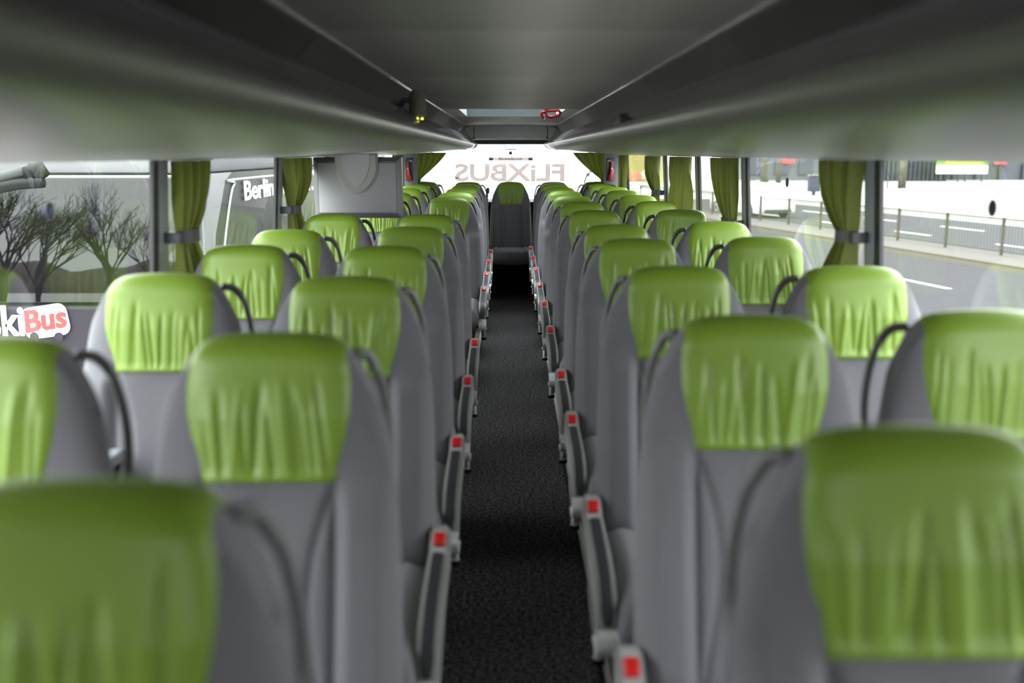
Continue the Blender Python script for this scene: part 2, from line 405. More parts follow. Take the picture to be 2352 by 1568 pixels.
# ------------------------------------------------------------------ seats
ZB, Z0, R0 = 0.415, 1.078, 0.042
WT = [(0.40, .200), (.50, .216), (.75, .211), (.86, .205), (.92, .197), (.97, .188), (1.02, .177), (1.06, .164), (1.09, .152), (1.12, .145)]
DF = [(0.40, .050), (.60, .050), (.80, .044), (.90, .046), (1.00, .058), (1.08, .056)]
DB = [(0.40, .075), (.70, .070), (.90, .055), (1.08, .040)]
SC = [(0.40, .100), (.52, .090), (.62, .070), (.70, .062), (.78, .070), (.86, .094), (.895, .106)]
def yc(z): return -(1.10-z)*0.235 if z < 0.92 else -(1.10-z)*0.20-0.0063
def dprof(s): return max(0.0, 1-abs(s)**4.2)**(1/2.4)
def ztop(s):
    a = abs(s); return Z0 - 0.007*(a/0.8)**2 - 0.075*max(0, (a-0.80)/0.20)**1.6
def front_y(x, z, s):
    d = dprof(s); y = yc(z) - interp(DF, z)*d
    a = abs(x); low = 1-sstep(.86, .915, z); lowb = sstep(.42, .50, z)
    y -= 0.024*sstep(.104, .135, a)*(1-sstep(.175, .215, a))*low*lowb
    y += 0.008*math.exp(-((a-.107)/.0065)**2)*low
    c = interp(SC, z); y += 0.0065*math.exp(-((a-c)/.0065)**2)*low*sstep(.44, .5, z)
    y += 0.006*(1-sstep(0, c, a))*low + 0.0035*math.exp(-((z-.815)/.005)**2)*sstep(.112, .125, a)
    return y
def back_bm():
    bm = bmesh.new(); NS, NF, NC, NB = 76, 50, 12, 18
    rows = []
    for i in range(NS+1):
        u = i/NS*2-1; s = u*(1+0.0*u); s = math.copysign(abs(u)**0.9, u) if u else 0
        zt = ztop(s); col = []
        for j in range(NF+1):
            z = ZB+(zt-ZB)*j/NF; W = interp(WT, z); x = W*s; col.append((x, front_y(x, z, s), z))
        W = interp(WT, zt); x = W*s; fy = front_y(x, zt, s); c0 = yc(zt); d = dprof(s); by = c0+interp(DB, zt)*d
        mid, hd = (fy+by)/2, (by-fy)/2
        for j in range(1, NC):
            ph = PI*j/NC; sh = 1-0.05*math.sin(ph); col.append((x*sh, mid-hd*math.cos(ph), zt+R0*d*math.sin(ph)**0.85))
        for j in range(NB+1):
            z = zt+(ZB-zt)*j/NB; W2 = interp(WT, z); col.append((W2*s, yc(z)+interp(DB, z)*d, z))
        rows.append([bm.verts.new(p) for p in col])
    m = len(rows[0])
    for i in range(NS):
        for j in range(m-1): bm.faces.new((rows[i][j], rows[i+1][j], rows[i+1][j+1], rows[i][j+1]))
        bm.faces.new((rows[i][m-1], rows[i+1][m-1], rows[i+1][0], rows[i][0]))
    bmesh.ops.remove_doubles(bm, verts=bm.verts, dist=0.0004)
    return fixn(bm)
GT = [(.893, .106), (.93, .117), (.97, .129), (1.01, .136), (1.05, .137), (1.08, .134), (1.12, .132)]
def head_bm(seed):
    rnd = random.Random(seed); bm = bmesh.new()
    cr = []
    x = -0.115
    while x < 0.115:
        cr.append((x+rnd.uniform(-.004, .004), rnd.uniform(.0035, .0075), rnd.uniform(0.0022, 0.0062), rnd.uniform(-.13, .13), rnd.uniform(1.035, 1.085), rnd.choice((1, 1, 1, -0.8))))
        x += rnd.uniform(0.014, 0.027)
    NS, NF, NC, NB = 84, 46, 16, 5
    rows = []
    def edge(a): return 0.0085*(1-abs(a)**10) - 0.0035*abs(a)**10
    for i in range(NS+1):
        a = i/NS*2-1; col = []
        sg_ = lambda z: a*interp(GT, z)/interp(WT, z)
        zt = ztop(sg_(1.075))
        for j in range(NF+1):
            k = j/NF; z = .893+(zt-.893)*k; s = sg_(z); x = s*interp(WT, z)
            e = edge(a)*sstep(0, 0.035, k)-0.003*(1-sstep(0, 0.035, k))
            y = front_y(x, max(z, 0.917), s) - (yc(max(z, .917))-yc(z)) if z < .917 else front_y(x, z, s)
            wr = 0
            for (xc, sw, am, tl, zt_, sgn) in cr:
                f = (1-sstep(zt_-.045, zt_, z))*sstep(.893, .925, z)
                wr += sgn*am*f*math.exp(-((x-xc-tl*(z-.95))/sw)**2)
            wr *= (1-abs(a)**6)
            col.append((x, y-e+wr, z))
        s = sg_(zt); x = s*interp(WT, zt); fy = front_y(x, zt, s); d = dprof(s); by = yc(zt)+interp(DB, zt)*d
        e = edge(a); mid, hd = (fy+by)/2, (by-fy)/2+e
        for j in range(1, NC):
            ph = PI*j/NC; sh = 1-0.05*math.sin(ph); col.append((x*sh, mid-hd*math.cos(ph), zt+(R0*d)*math.sin(ph)**0.85+e*math.sin(ph)))
        for j in range(NB+1):
            z = zt-0.05*j/NB; col.append((x, yc(z)+interp(DB, z)*d+e-(e+0.003)*(j == NB), z))
        rows.append([bm.verts.new(p) for p in col])
    m = len(rows[0])
    for i in range(NS):
        for j in range(m-1): bm.faces.new((rows[i][j], rows[i+1][j], rows[i+1][j+1], rows[i][j+1]))
    return fixn(bm)
def cushion_bm():
    bm = bmesh.new(); NS = 48; rows = []
    yb, yf, zt, zb = -0.17, -0.615, 0.470, 0.335
    for i in range(NS+1):
        u = i/NS*2-1; s = math.copysign(abs(u)**0.85, u) if u else 0
        d = max(0, 1-abs(s)**4.5)**(1/2.5); x = 0.208*s
        bol = 0.016*sstep(.115, .16, abs(x))-0.005*math.exp(-((abs(x)-.115)/.007)**2)
        mid = (zt+zb)/2; H = (zt-zb)/2
        col = []
        for j in range(16):
            k = j/15; y = yb+(yf-yb)*k
            col.append((x, y, mid+(H+bol+0.008*math.sin(k*PI))*d))
        r = H
        for j in range(1, 14):
            ph = PI/2-PI*j/14; rr = H*d
            col.append((x, yf-0.055*math.cos(ph)*(0.4+0.6*d), mid+(rr+bol*d*max(0, math.sin(ph)))*math.sin(ph)))
        for j in range(5): col.append((x, yf+(yb-yf)*j/4, mid-H*d))
        rows.append([bm.verts.new(p) for p in col])
    m = len(rows[0])
    for i in range(NS):
        for j in range(m): bm.faces.new((rows[i][j], rows[i+1][j], rows[i+1][(j+1) % m], rows[i][(j+1) % m]))
    bmesh.ops.remove_doubles(bm, verts=bm.verts, dist=0.0004)
    return fixn(bm)
def shell_bm():
    bm = bmesh.new()
    def F(u, v):
        z = .44+(1.00-.44)*v; s = (u*2-1)*.93; return (interp(WT, z)*s*0.985, yc(z)+interp(DB, z)*dprof(s)+0.007*(1-(abs(u*2-1))**6)*math.sin(PI*min(1, max(0, v)))**0.3, z)
    grid(bm, F, 20, 20); return fixn(bm)
HEADS = [head_bm(s) for s in (11, 23, 37, 41)]
HMESH = []
for k, b in enumerate(HEADS):
    me = bpy.data.meshes.new('headrest_cover'); b.to_mesh(me); b.free(); me.materials.append(M['leather'])
    me.polygons.foreach_set('use_smooth', [True]*len(me.polygons)); HMESH.append(me)

def make_seat(kind, sg):
    """kind 'aisle'/'window'/'centre'; sg = direction (x sign) in which the aisle lies"""
    t = bpy.data.objects.new('bus_seat', None); C.objects.link(t)
    o = link('backrest', back_bm(), M['fabric'], t, True)
    h = bpy.data.objects.new('headrest', HMESH[0]); C.objects.link(h); h.parent = t
    h['label'] = 'lime green leather headrest cover'
    link('seat_cushion', cushion_bm(), M['cushion'], t, True)
    link('back_shell', shell_bm(), M['shell'], t, True)
    if kind == 'centre':
        bm = bmesh.new(); box(bm, (0, -0.32, 0.300), (0.36, 0.46, 0.06), 0.01); link('seat_frame', bm, M['dark'], t)
        return t
    # grab handle on the aisle-side shoulder
    bm = bmesh.new()
    P = catmull([(sg*.132, .010, 1.090), (sg*.156, .030, 1.083), (sg*.176, .044, 1.050), (sg*.188, .050, .995), (sg*.195, .044, .93), (sg*.194, .026, .875), (sg*.188, -.006, .835)], 5)
    if kind == 'aisle': P = [Vector((p.x-sg*0.011*min(1, k/8), p.y-0.016, p.z)) for k, p in enumerate(P)]
    tube(bm, P, 0.0095, 10, True, 0.8); link('grab_handle', bm, M['handle'] if kind == 'window' else M['handle2'], t, True)
    # frame and leg
    bm = bmesh.new(); box(bm, (0, -0.38, 0.305), (0.36, 0.42, 0.055), 0.01); box(bm, (0, -0.16, 0.32), (0.40, 0.06, 0.10), 0.01)
    link('seat_frame', bm, M['shell'], t)
    bm = bmesh.new()
    lx = sg*(0.08 if kind == 'aisle' else -0.05)
    prism(bm, [(-0.50, 0.02), (-0.15, 0.02), (-0.15, 0.045), (-0.24, 0.06), (-0.24, 0.30), (-0.40, 0.30), (-0.40, 0.06), (-0.50, 0.045)], 'x', lx-0.022, lx+0.022); fixn(bm)
    link('leg', bm, M['armgrey'], t)
    if kind == 'aisle':
        ax = sg*0.228
        bm = bmesh.new()
        prof = [(-.150, .470), (-.150, .535), (-.160, .550), (-.185, .549), (-.235, .520), (-.30, .517), (-.45, .505), (-.530, .488), (-.580, .462), (-.606, .425), (-.612, .385),
                (-.600, .372), (-.560, .372), (-.535, .395), (-.48, .420), (-.30, .445), (-.18, .450)]
        prism(bm, prof, 'x', ax-0.023, ax+0.023); fixn(bm)
        bmesh.ops.bevel(bm, geom=[e for e in bm.edges if abs(e.verts[0].co.x-e.verts[1].co.x) < 1e-5], offset=0.006, segments=2, affect='EDGES')
        arm = link('armrest', bm, M['armgrey'], t, True, 50)
        # dark pad inset along the top
        bm = bmesh.new(); pts = catmull([(0, -.262, .5205), (0, -.36, .5150), (0, -.45, .5065), (0, -.52, .4920), (0, -.575, .4660), (0, -.602, .4360), (0, -.612, .4080)], 4)
        V = []
        for k, p in enumerate(pts):
            hw = 0.0140*(1-0.35*max(0, k/len(pts)-0.8)/0.2)
            d = (pts[min(k+1, len(pts)-1)]-pts[max(k-1, 0)]).normalized(); ny, nz = d.z, -d.y
            V.append([bm.verts.new((ax+a, p.y+ny*b, p.z+nz*b)) for a, b in ((-hw, -.004), (-hw+.002, .0035), (0, .0048), (hw-.002, .0035), (hw, -.004))])
        for k in range(len(V)-1):
            for j in range(4): bm.faces.new((V[k][j], V[k][j+1], V[k+1][j+1], V[k+1][j]))
        bm.faces.new(V[0]); bm.faces.new(V[-1][::-1]); fixn(bm)
        link('arm_pad', bm, M['pad'], arm, True, 40)
        bm = bmesh.new(); box(bm, (ax+sg*0.0005, -0.213, 0.535), (0.028, 0.036, 0.016), 0.004, Matrix.Rotation(0.53, 3, 'X')); link('release_button', bm, M['red'], arm, True, 50)
        # chrome band curving round the front end, and the hanging bracket with its rounded foot
        bm = bmesh.new(); pts = catmull([(ax, -.616, .402), (ax, -.628, .385), (ax, -.630, .362), (ax, -.614, .338), (ax, -.575, .326), (ax, -.50, .330)], 5)
        V = []
        for p in pts: V.append([bm.verts.new((ax+a, p.y, p.z)) for a in (-.024, -.018, .018, .024)])
        V2 = []
        for k, p in enumerate(pts):
            d = (pts[min(k+1, len(pts)-1)]-pts[max(k-1, 0)]).normalized(); nrm = Vector((0, -d.z, d.y)); nrm = -nrm if nrm.y > 0 and k < 20 else nrm
            V2.append([bm.verts.new((ax+a, p.y+nrm.y*-.010, p.z+nrm.z*-.010)) for a in (-.020, .020)])
        for k in range(len(V)-1):
            for j in range(3): bm.faces.new((V[k][j], V[k][j+1], V[k+1][j+1], V[k+1][j]))
        fixn(bm); link('chrome_band', bm, M['chrome'], t, True, 60)
        bm = bmesh.new()
        prism(bm, [(-.20, .455), (-.52, .400), (-.545, .33), (-.50, .275), (-.44, .262), (-.30, .262), (-.20, .30)], 'x', ax-0.010, ax+0.010); fixn(bm)
        bmesh.ops.bevel(bm, geom=list(bm.edges), offset=0.003, segments=1, affect='EDGES')
        br = link('side_bracket', bm, M['silver'], t)
        bm = bmesh.new(); tube(bm, catmull([(ax+0.0-sg*-.004, -.47, .335), (ax+sg*.006, -.48, .29), (ax+sg*.006, -.475, .262)], 4), [0.011]*8+[0.014], 10)
        link('bracket_foot', bm, M['chrome'], br, True)
        bm = bmesh.new(); tube(bm, [(ax+sg*.006, -.474, .262), (ax+sg*.006, -.474, .248)], 0.016, 12); link('rubber_foot', bm, M['dark'], br)
    return t
protos = {(k, s): make_seat(k, s) for k, s in (('aisle', 1), ('aisle', -1), ('window', 1), ('window', -1))}
used = set()
def place(kind, sg, x, y, label, group, i, rec=0.0):
    p = protos[(kind, sg)]
    t = p if (kind, sg) not in used else copy_tree(p)
    used.add((kind, sg))
    t.location = (x, y, 0); t.name = 'bus_seat'; tag(t, label, 'seat', group)
    for ch in t.children:
        if ch.name.startswith('headrest'): ch.data = HMESH[(i*3+(1 if sg > 0 else 0)+(2 if kind == 'window' else 0)) % 4]
    return t
def zy(z): return (z-0.0558)/0.9825
ORD = ['nearest', 'second', 'third', 'fourth', 'fifth', 'sixth', 'seventh', 'eighth', 'ninth', 'tenth', 'eleventh', 'twelfth']
XA, XW = 0.416, 0.876
LA = [.924, 1.665, 2.417, 3.19, 4.02, 4.80, 6.65, 7.45, 8.30, 9.15, 10.15]
LW = [1.635, 2.477, 3.24, 3.87, 4.87, 6.70, 7.45, 8.30, 9.20, 10.20]
RA = [1.10, 1.84, 2.63, 3.46, 4.13, 5.15, 6.02, 6.84, 7.75, 8.6, 9.45, 10.15]
RW = [1.90, 2.63, 3.54, 4.31, 5.22, 6.10, 6.96, 7.85, 8.55, 9.50, 10.25]
def word(i, n): return 'nearest the camera' if i == 0 else ('last before the rear window' if i == n-1 else ORD[i]+' counted back from the camera')
for i, z in enumerate(LA):
    last = i == len(LA)-1
    place('window' if last else 'aisle', 1, -0.436 if last else -XA, zy(z), 'grey aisle seat with green headrest left of the gangway, ' + word(i, len(LA)), 'seats along the left of the aisle', i)
for i, z in enumerate(LW):
    place('window', 1, -XW, zy(z), 'grey seat with green headrest beside the left windows, ' + word(i, len(LW)), 'seats along the left windows', i)
for i, z in enumerate(RA):
    last = i == len(RA)-1
    place('window' if last else 'aisle', -1, 0.436 if last else XA, zy(z), 'grey aisle seat with green headrest right of the gangway, ' + word(i, len(RA)), 'seats along the right of the aisle', i)
for i, z in enumerate(RW):
    place('window', -1, XW, zy(z), 'grey seat with green headrest beside the right windows, ' + word(i, len(RW)), 'seats along the right windows', i)
cs = make_seat('centre', 1); cs.location = (0, zy(10.2), 0.0)
tag(cs, 'single rear seat with green headrest standing at the end of the aisle', 'seat')
# belt reel and belt beside the centre seat
t = thing('seat_belt', 'black seat belt with reel beside the left edge of the rear centre seat', 'seat belt', (-0.235, zy(10.2)+0.03, 0))
bm = bmesh.new(); box(bm, (0, 0, 1.035), (0.035, 0.05, 0.06), 0.008); box(bm, (-0.004, 0, 0.99), (0.022, 0.03, 0.04), 0.005); link('reel', bm, M['shell'], t)
bm = bmesh.new(); box(bm, (0, -0.01, 0.74), (0.006, 0.046, 0.50)); link('strap', bm, M['shell'], t)
bm = bmesh.new(); tube(bm, [(-0.055, -0.02, 0.70), (-0.035, -0.02, 0.73), (-0.01, -0.02, 0.745)], 0.006, 8); link('buckle', bm, M['silver'], t)

# ------------------------------------------------------------------ curtains
def curtain(sg, ya, yb, top, tie, bot, tiefrac, label, seed=0, flare=0.7, grp='tied curtains at the window pillars', nop=9, tiew=0.11):
    rnd = random.Random(seed); ph = rnd.uniform(0, 6)
    t = thing('curtain', label, 'curtain', (sg*1.070, ya, top), 0, grp)
    L = yb-ya
    def F(u, v):
        z = top+(bot-top)*v; vt = (top-tie)/(top-bot) if tie else 2
        if tie:
            if v < vt:
                k = v/vt; wd = L*(1-k**2.2)+tiew*(k**2.2)
            else:
                k = (v-vt)/(1-vt); wd = tiew+(L*flare-tiew)*math.sin(min(1, k*1.15)*PI/2)
        else: wd = L*(0.8+0.25*v)
        y = 0.0+wd*u
        amp = 0.030*(0.75+0.25*math.sin(u*7+ph))
        uu = u+0.03*math.sin(5*v+ph)+0.02*math.sin(u*9+ph)
        q = math.sin(2*PI*nop*uu*0.8+ph); x = amp*math.copysign(abs(q)**0.7, q)+0.008*math.sin(2*PI*2.3*u+ph*2+v*3)
        if tie: x *= 0.55+0.45*min(1, abs(v-vt)*5)
        return (x, y, z-top)
    bm = bmesh.new(); grid(bm, F, 150, 44); fixn(bm)
    link('cloth', bm, M['curtain'], t, True)
    if tie:
        bm = bmesh.new(); w2 = tiew/2+0.006
        pts = [(0.034*math.cos(a), w2+w2*math.sin(a), 0) for a in [2*PI*k/20 for k in range(21)]]
        V = [[bm.verts.new((p[0], p[1], tie-top+dz)) for dz in (-.02, .02)] for p in pts]
        for k in range(20): bm.faces.new((V[k][0], V[k+1][0], V[k+1][1], V[k][1]))
        box(bm, (sg*0.015, -0.012, tie-top), (0.05, 0.03, 0.036), 0.004)
        fixn(bm); link('tieback', bm, M['strap'], t, True, 40)
    bm = bmesh.new(); box(bm, (sg*0.01, L/2, 0.006), (0.03, L+0.04, 0.010)); link('curtain_rail', bm, M['pillar'], t)
    return t
TOP = 1.393
curtain(1, 3.17, 3.55, TOP, 1.155, .80, 0, 'green curtain tied with a grey strap at the right window pillar nearest the camera', 1)
curtain(1, 4.86, 5.42, TOP, 1.08, .80, 0, 'green curtain at the right windows, second from the camera, gathered low on its pillar', 2, tiew=0.20, nop=10)
curtain(1, 6.08, 6.80, TOP, None, .80, 0, 'loose untied green curtain at the right windows, third from the camera', 3, nop=8)
curtain(1, 7.36, 8.0, TOP, 1.13, .80, 0, 'narrow green curtain tied at the right windows, fourth from the camera', 4, tiew=0.16)
curtain(1, 9.40, 9.98, TOP, None, .80, 0, 'green curtain hanging beside the red hammer at the right rear corner', 5, nop=6)
curtain(-1, 3.17, 3.55, TOP, 1.155, .80, 0, 'green curtain tied with a grey strap at the left window pillar nearest the camera', 6, tiew=0.14)
curtain(-1, 4.80, 5.30, TOP, 1.15, .80, 0, 'green curtain tied at the left windows beside the hanging monitor', 7, tiew=0.15)
curtain(-1, 6.10, 6.6, TOP, 1.13, .80, 0, 'green curtain at the left windows just behind the hanging monitor', 8)
curtain(-1, 9.45, 9.95, TOP, None, .80, 0, 'green curtain hanging beside the red hammer at the left rear corner', 9, nop=5)
def rear_curtain(sg, label):
    t = thing('curtain', label, 'curtain', (sg*1.0, 10.45, 1.42), 0, 'swept curtains at the rear window')
    def F(u, v):
        k = v**1.25; xi = 0.64 if sg > 0 else 0.66
        xa = xi+(0.965-xi)*k; xb = 1.02
        if v > .9: xa -= (v-.9)*0.3
        x = xa+(xb-xa)*u
        a = 0.018*(1-0.6*v)
        q = u*(1.0)+0.25*v*u
        y = a*math.sin(2*PI*4.5*q**0.8+1)+0.010*math.sin(2*PI*9*q+v*4)
        z = 0.0-0.30*v-0.02*u*v
        return (sg*(x-1.0), y, z)
    bm = bmesh.new(); grid(bm, F, 90, 40); fixn(bm); link('cloth', bm, M['curtainr'], t, True)
    bm = bmesh.new(); tube(bm, [(sg*(0.955-1), -0.02, -.283), (sg*0.0, -0.03, -.275), (sg*0.02, 0.0, -.28)], 0.014, 8); link('tieback', bm, M['strap'], t, True)
rear_curtain(1, 'green curtain swept aside at the right edge of the rear window')
rear_curtain(-1, 'green curtain swept aside at the left edge of the rear window')

# ------------------------------------------------------------------ emergency hammers, hatch handle, stickers
def hammer(sg, x, y, z, label):
    t = thing('emergency_hammer', label, 'emergency hammer', (x, y, z), sg*0.35, 'hammers on the rear corner panels')
    bm = bmesh.new(); box(bm, (0, 0.022, 0.0), (0.085, 0.016, 0.22), 0.006); box(bm, (-sg*-0.022, 0.010, 0.055), (0.034, 0.03, 0.07), 0.006); link('holder', bm, M['shell'], t)
    R = Matrix.Rotation(sg*0.16, 3, 'Y')
    bm = bmesh.new(); box(bm, (sg*0.008, 0.0, -0.055), (0.045, 0.026, 0.125), 0.008, None)
    for k in range(6): box(bm, (sg*0.008, -0.014, -0.10+k*0.018), (0.036, 0.004, 0.006), 0.001)
    tube(bm, catmull([(sg*0.006, 0, 0.0), (-sg*0.004, 0, 0.04), (-sg*0.010, 0, 0.075), (-sg*0.032, 0, 0.086)], 4), 0.013, 10)
    bmesh.ops.rotate(bm, cent=(0, 0, 0), matrix=R, verts=bm.verts); link('grip', bm, M['hammer'], t, True, 45)
    bm = bmesh.new(); tube(bm, [(-sg*0.020, -.006, 0.088), (-sg*0.046, -.006, 0.080)], [0.009, 0.004], 10); lathe(bm, [(0.006, -0.018), (0.006, -0.012)], 10, (0, 0, 0.012), 'y')
    link('steel_tip', bm, M['chrome'], t, True, 40)
hammer(1, 0.995, 10.01, 1.253, 'red emergency hammer in its holder on the right rear corner panel')
hammer(-1, -1.012, 10.01, 1.253, 'red emergency hammer in its holder on the left rear corner panel')
t = thing('hatch_handle', 'red emergency handle hanging from the edge of the roof hatch', 'handle', (0.262, 6.95, 1.692))
bm = bmesh.new()
tube(bm, [(-.035, 0, .006), (.055, 0, .012), (.068, 0, -.006), (.060, 0, -.026), (.0, 0, -.036), (-.022, 0, -.030), (-.035, 0, .006)], 0.0115, 8)
link('loop', bm, M['hammer'], t, True)
bm = bmesh.new(); tube(bm, [(-.030, 0, .0), (-.060, 0, -.004), (-.060, 0, -.022), (-.045, 0, -.042)], [0.012, 0.011, 0.010, 0.008], 8); link('lever', bm, M['hammer'], t, True)
bm = bmesh.new(); tube(bm, [(-.045, 0, -.042), (-.036, 0, -.060)], 0.005, 8); link('pin', bm, M['armgrey'], t, True)
bm = bmesh.new(); box(bm, (0, 0, .022), (0.09, 0.02, 0.02), 0.003); link('mount', bm, M['shell'], t)

blue = mat('dark_blue_sticker', (0.010, 0.018, 0.035, 1), 0.5); blue2 = mat('blue_grey_print', (0.12, 0.16, 0.28, 1), 0.5); teal = mat('teal_sticker', (0.03, 0.10, 0.10, 1), 0.5)
def dot(x, y, z, r, label, axis='x', m=None):
    bm = bmesh.new(); s = 1 if x < 0 else -1
    lathe(bm, [(r*.92, -0.0022*1), (r, -0.001), (r, 0.001), (r*.92, 0.0022)], 28, (0, 0, 0), axis)
    o = link('round_sticker', bm, m or blue, None, False); o.location = (x, y, z); tag(o, label, 'sticker', 'round stickers on the panes')
    bm = bmesh.new(); lathe(bm, [(r*.62, -0.0028), (r*.62, 0.0028)], 24, (0, 0, 0), axis); c = link('sticker_centre', bm, blue2 if axis == 'y' or x < 0 else blue, o, False)
    return o
def gx(z): return wx(z)+0.012
for (sg, y, z, l) in ((1, 2.34, 1.292, 'round dark sticker on the right window pane nearest the camera'), (1, 4.08, 1.300, 'round dark sticker on the right window pane above the white car'),
                      (1, 5.56, 1.300, 'round dark sticker on the right pane between second and third curtains'), (-1, 2.36, 1.285, 'round blue sticker on the left window pane nearest the camera')):
    dot(sg*(gx(z)-0.006), y, z, 0.021, l)
dot(0.0, 10.92, 1.42-0.0065, 0.0205, 'round blue sticker centred high on the rear window', 'y', blue)
bm = bmesh.new(); box(bm, (0, 0, 0), (0.116, 0.004, 0.014)); o = link('strip_sticker', bm, teal); o.location = (0.0, 10.92, 1.452); tag(o, 'narrow teal strip sticker at the top of the rear window', 'sticker')
# website sticker (reads from inside)
t = thing('website_sticker', 'long pale sticker with green web address on the rear window', 'sticker', (0.003, 10.915, 1.350))
bm = bmesh.new(); box(bm, (0, 0, 0), (0.49, 0.003, 0.040)); link('backing', bm, film('grey_vinyl', (0.345, 0.33, 0.325, 1)), t)
bm = text_mesh('flix-media.com', 0.043, 0.0005, 0.0006); bmesh.ops.rotate(bm, cent=(0, 0, 0), matrix=Matrix.Rotation(PI/2, 3, 'X'), verts=bm.verts)
o = link('lettering', bm, mat('olive_ink', (0.10, 0.13, 0.02, 1), 0.6), t); o.location = (-0.004, -0.004, 0.002)
for s in (-1, 1):
    bm = bmesh.new(); lathe(bm, [(0.0155, -0.001), (0.0155, 0.001)], 20, (0, 0, 0), 'y'); bmesh.ops.scale(bm, vec=(1.5, 1, 1), verts=bm.verts); o = link('emblem', bm, mat('emblem_grey', (0.03, 0.03, 0.035, 1), 0.5), t); o.location = (s*0.212, -0.003, 0)
    bm = bmesh.new(); lathe(bm, [(0.010, -0.001), (0.010, 0.001)], 16, (0, 0, 0), 'y'); bmesh.ops.scale(bm, vec=(1.7, 1, 0.8), verts=bm.verts); c = link('emblem_centre', bm, mat('emblem_white', (0.3, 0.29, 0.29, 1), 0.5), o); c.location = (0.006, -0.0015, 0)
# mirrored coach lettering on the outside of the rear glass
def strokes(defs, lw, h):
    """letters as outline polygons built from stroke centre lines -> union-free 2D slabs laid side by side"""
    pass
bm = text_mesh('FLiXBUS', 0.262, 0.0008, 0.009, 0, 1.0)
xs = [v.co.x for v in bm.verts]; ys = [v.co.y for v in bm.verts]
cx, cyy = (min(xs)+max(xs))/2, (min(ys)+max(ys))/2
bmesh.ops.translate(bm, vec=(-cx, -cyy, 0), verts=bm.verts)
bmesh.ops.scale(bm, vec=(-1.195/(max(xs)-min(xs)), 0.196/(max(ys)-min(ys)), 1), verts=bm.verts)
bmesh.ops.rotate(bm, cent=(0, 0, 0), matrix=Matrix.Rotation(PI/2, 3, 'X'), verts=bm.verts); fixn(bm)
o = link('window_lettering', bm, film('pink_beige_vinyl', (0.335, 0.312, 0.303, 1))); o.location = (-0.010, 10.94, 1.205)
tag(o, 'pale pink mirrored FLiXBUS lettering across the rear window', 'lettering')
# curved wiper arm outside the rear window
t = thing('rear_wiper', 'curved grey wiper arm outside the right of the rear window', 'wiper', (0.80, 11.0, 1.1))
grw = mat('wiper_grey', (0.10, 0.10, 0.12, 1), 0.5)
bm = bmesh.new(); tube(bm, catmull([(.17, 0, .145), (.10, 0, .135), (.035, 0, .075), (.005, 0, -.01), (0.0, 0, -.08), (.012, 0, -.16)], 5), 0.010, 8); link('arm', bm, grw, t, True)
bm = bmesh.new(); tube(bm, [(.06, 0, .105), (.045, 0, .085), (.030, 0, .062)], [0.010, 0.026, 0.010], 8); link('joint', bm, grw, t, True)

# ------------------------------------------------------------------ monitor
t = thing('monitor', 'silver-backed flat monitor hanging below the left luggage rack', 'monitor', (-0.815, 5.27, 1.238), -0.03)
bm = bmesh.new(); W_, H_, D_ = 0.232, 0.158, 0.055
V0 = [bm.verts.new(p) for p in ((-W_, D_, -H_), (W_, D_, -H_), (W_, D_, H_), (-W_, D_, H_))]
V1 = [bm.verts.new(p) for p in ((-W_, 0.016, -H_), (W_, 0.016, -H_), (W_, 0.016, H_), (-W_, 0.016, H_))]
i1 = 0.026
V2 = [bm.verts.new(p) for p in ((-W_+i1, 0, -H_+i1), (W_-i1, 0, -H_+i1), (W_-i1, 0, H_-i1), (-W_+i1, 0, H_-i1))]
for A, B in ((V0, V1), (V1, V2)):
    for k in range(4): bm.faces.new((A[k], A[(k+1) % 4], B[(k+1) % 4], B[k]))
bm.faces.new(V0); bm.faces.new(V2); fixn(bm)
bmesh.ops.bevel(bm, geom=list(bm.edges), offset=0.0035, segments=2, affect='EDGES')
cs_ = link('casing', bm, M['monedge'], t, False)
bm = bmesh.new(); box(bm, (0, -0.002, 0), (2*(W_-i1)-0.006, 0.010, 2*(H_-i1)-0.006), 0.004); link('back_panel', bm, M['monback'], t, True, 40)
bm = bmesh.new(); box(bm, (0, D_+0.001, 0), (2*W_-0.05, 0.004, 2*H_-0.05), 0.001); link('screen', bm, M['gloss'], t)
def U(hw, zb, n=22, top=0.178):
    pts = [(-hw, top)]
    for k in range(n+1):
        a = PI+PI*k/n; pts.append((hw*0.80*math.cos(a)*(1+0.25*(1+math.sin(a))), zb+0.125+(0.125)*math.sin(a)))
    pts.append((hw, top)); return pts
bm = bmesh.new(); prism(bm, U(0.112, -0.033), 'y', -0.026, -0.004); fixn(bm)
bmesh.ops.bevel(bm, geom=[e for e in bm.edges if abs(e.verts[0].co.y+0.026) < 1e-4 and abs(e.verts[1].co.y+0.026) < 1e-4], offset=0.009, segments=3, affect='EDGES')
mt = link('mount_bracket', bm, M['armgrey'], t, True, 50)
bm = bmesh.new(); prism(bm, U(0.078, 0.002), 'y', -0.031, -0.022); fixn(bm)
bmesh.ops.bevel(bm, geom=[e for e in bm.edges if abs(e.verts[0].co.y+0.031) < 1e-4 and abs(e.verts[1].co.y+0.031) < 1e-4], offset=0.006, segments=2, affect='EDGES')
link('bracket_plate', bm, M['monback'], mt, True, 50)

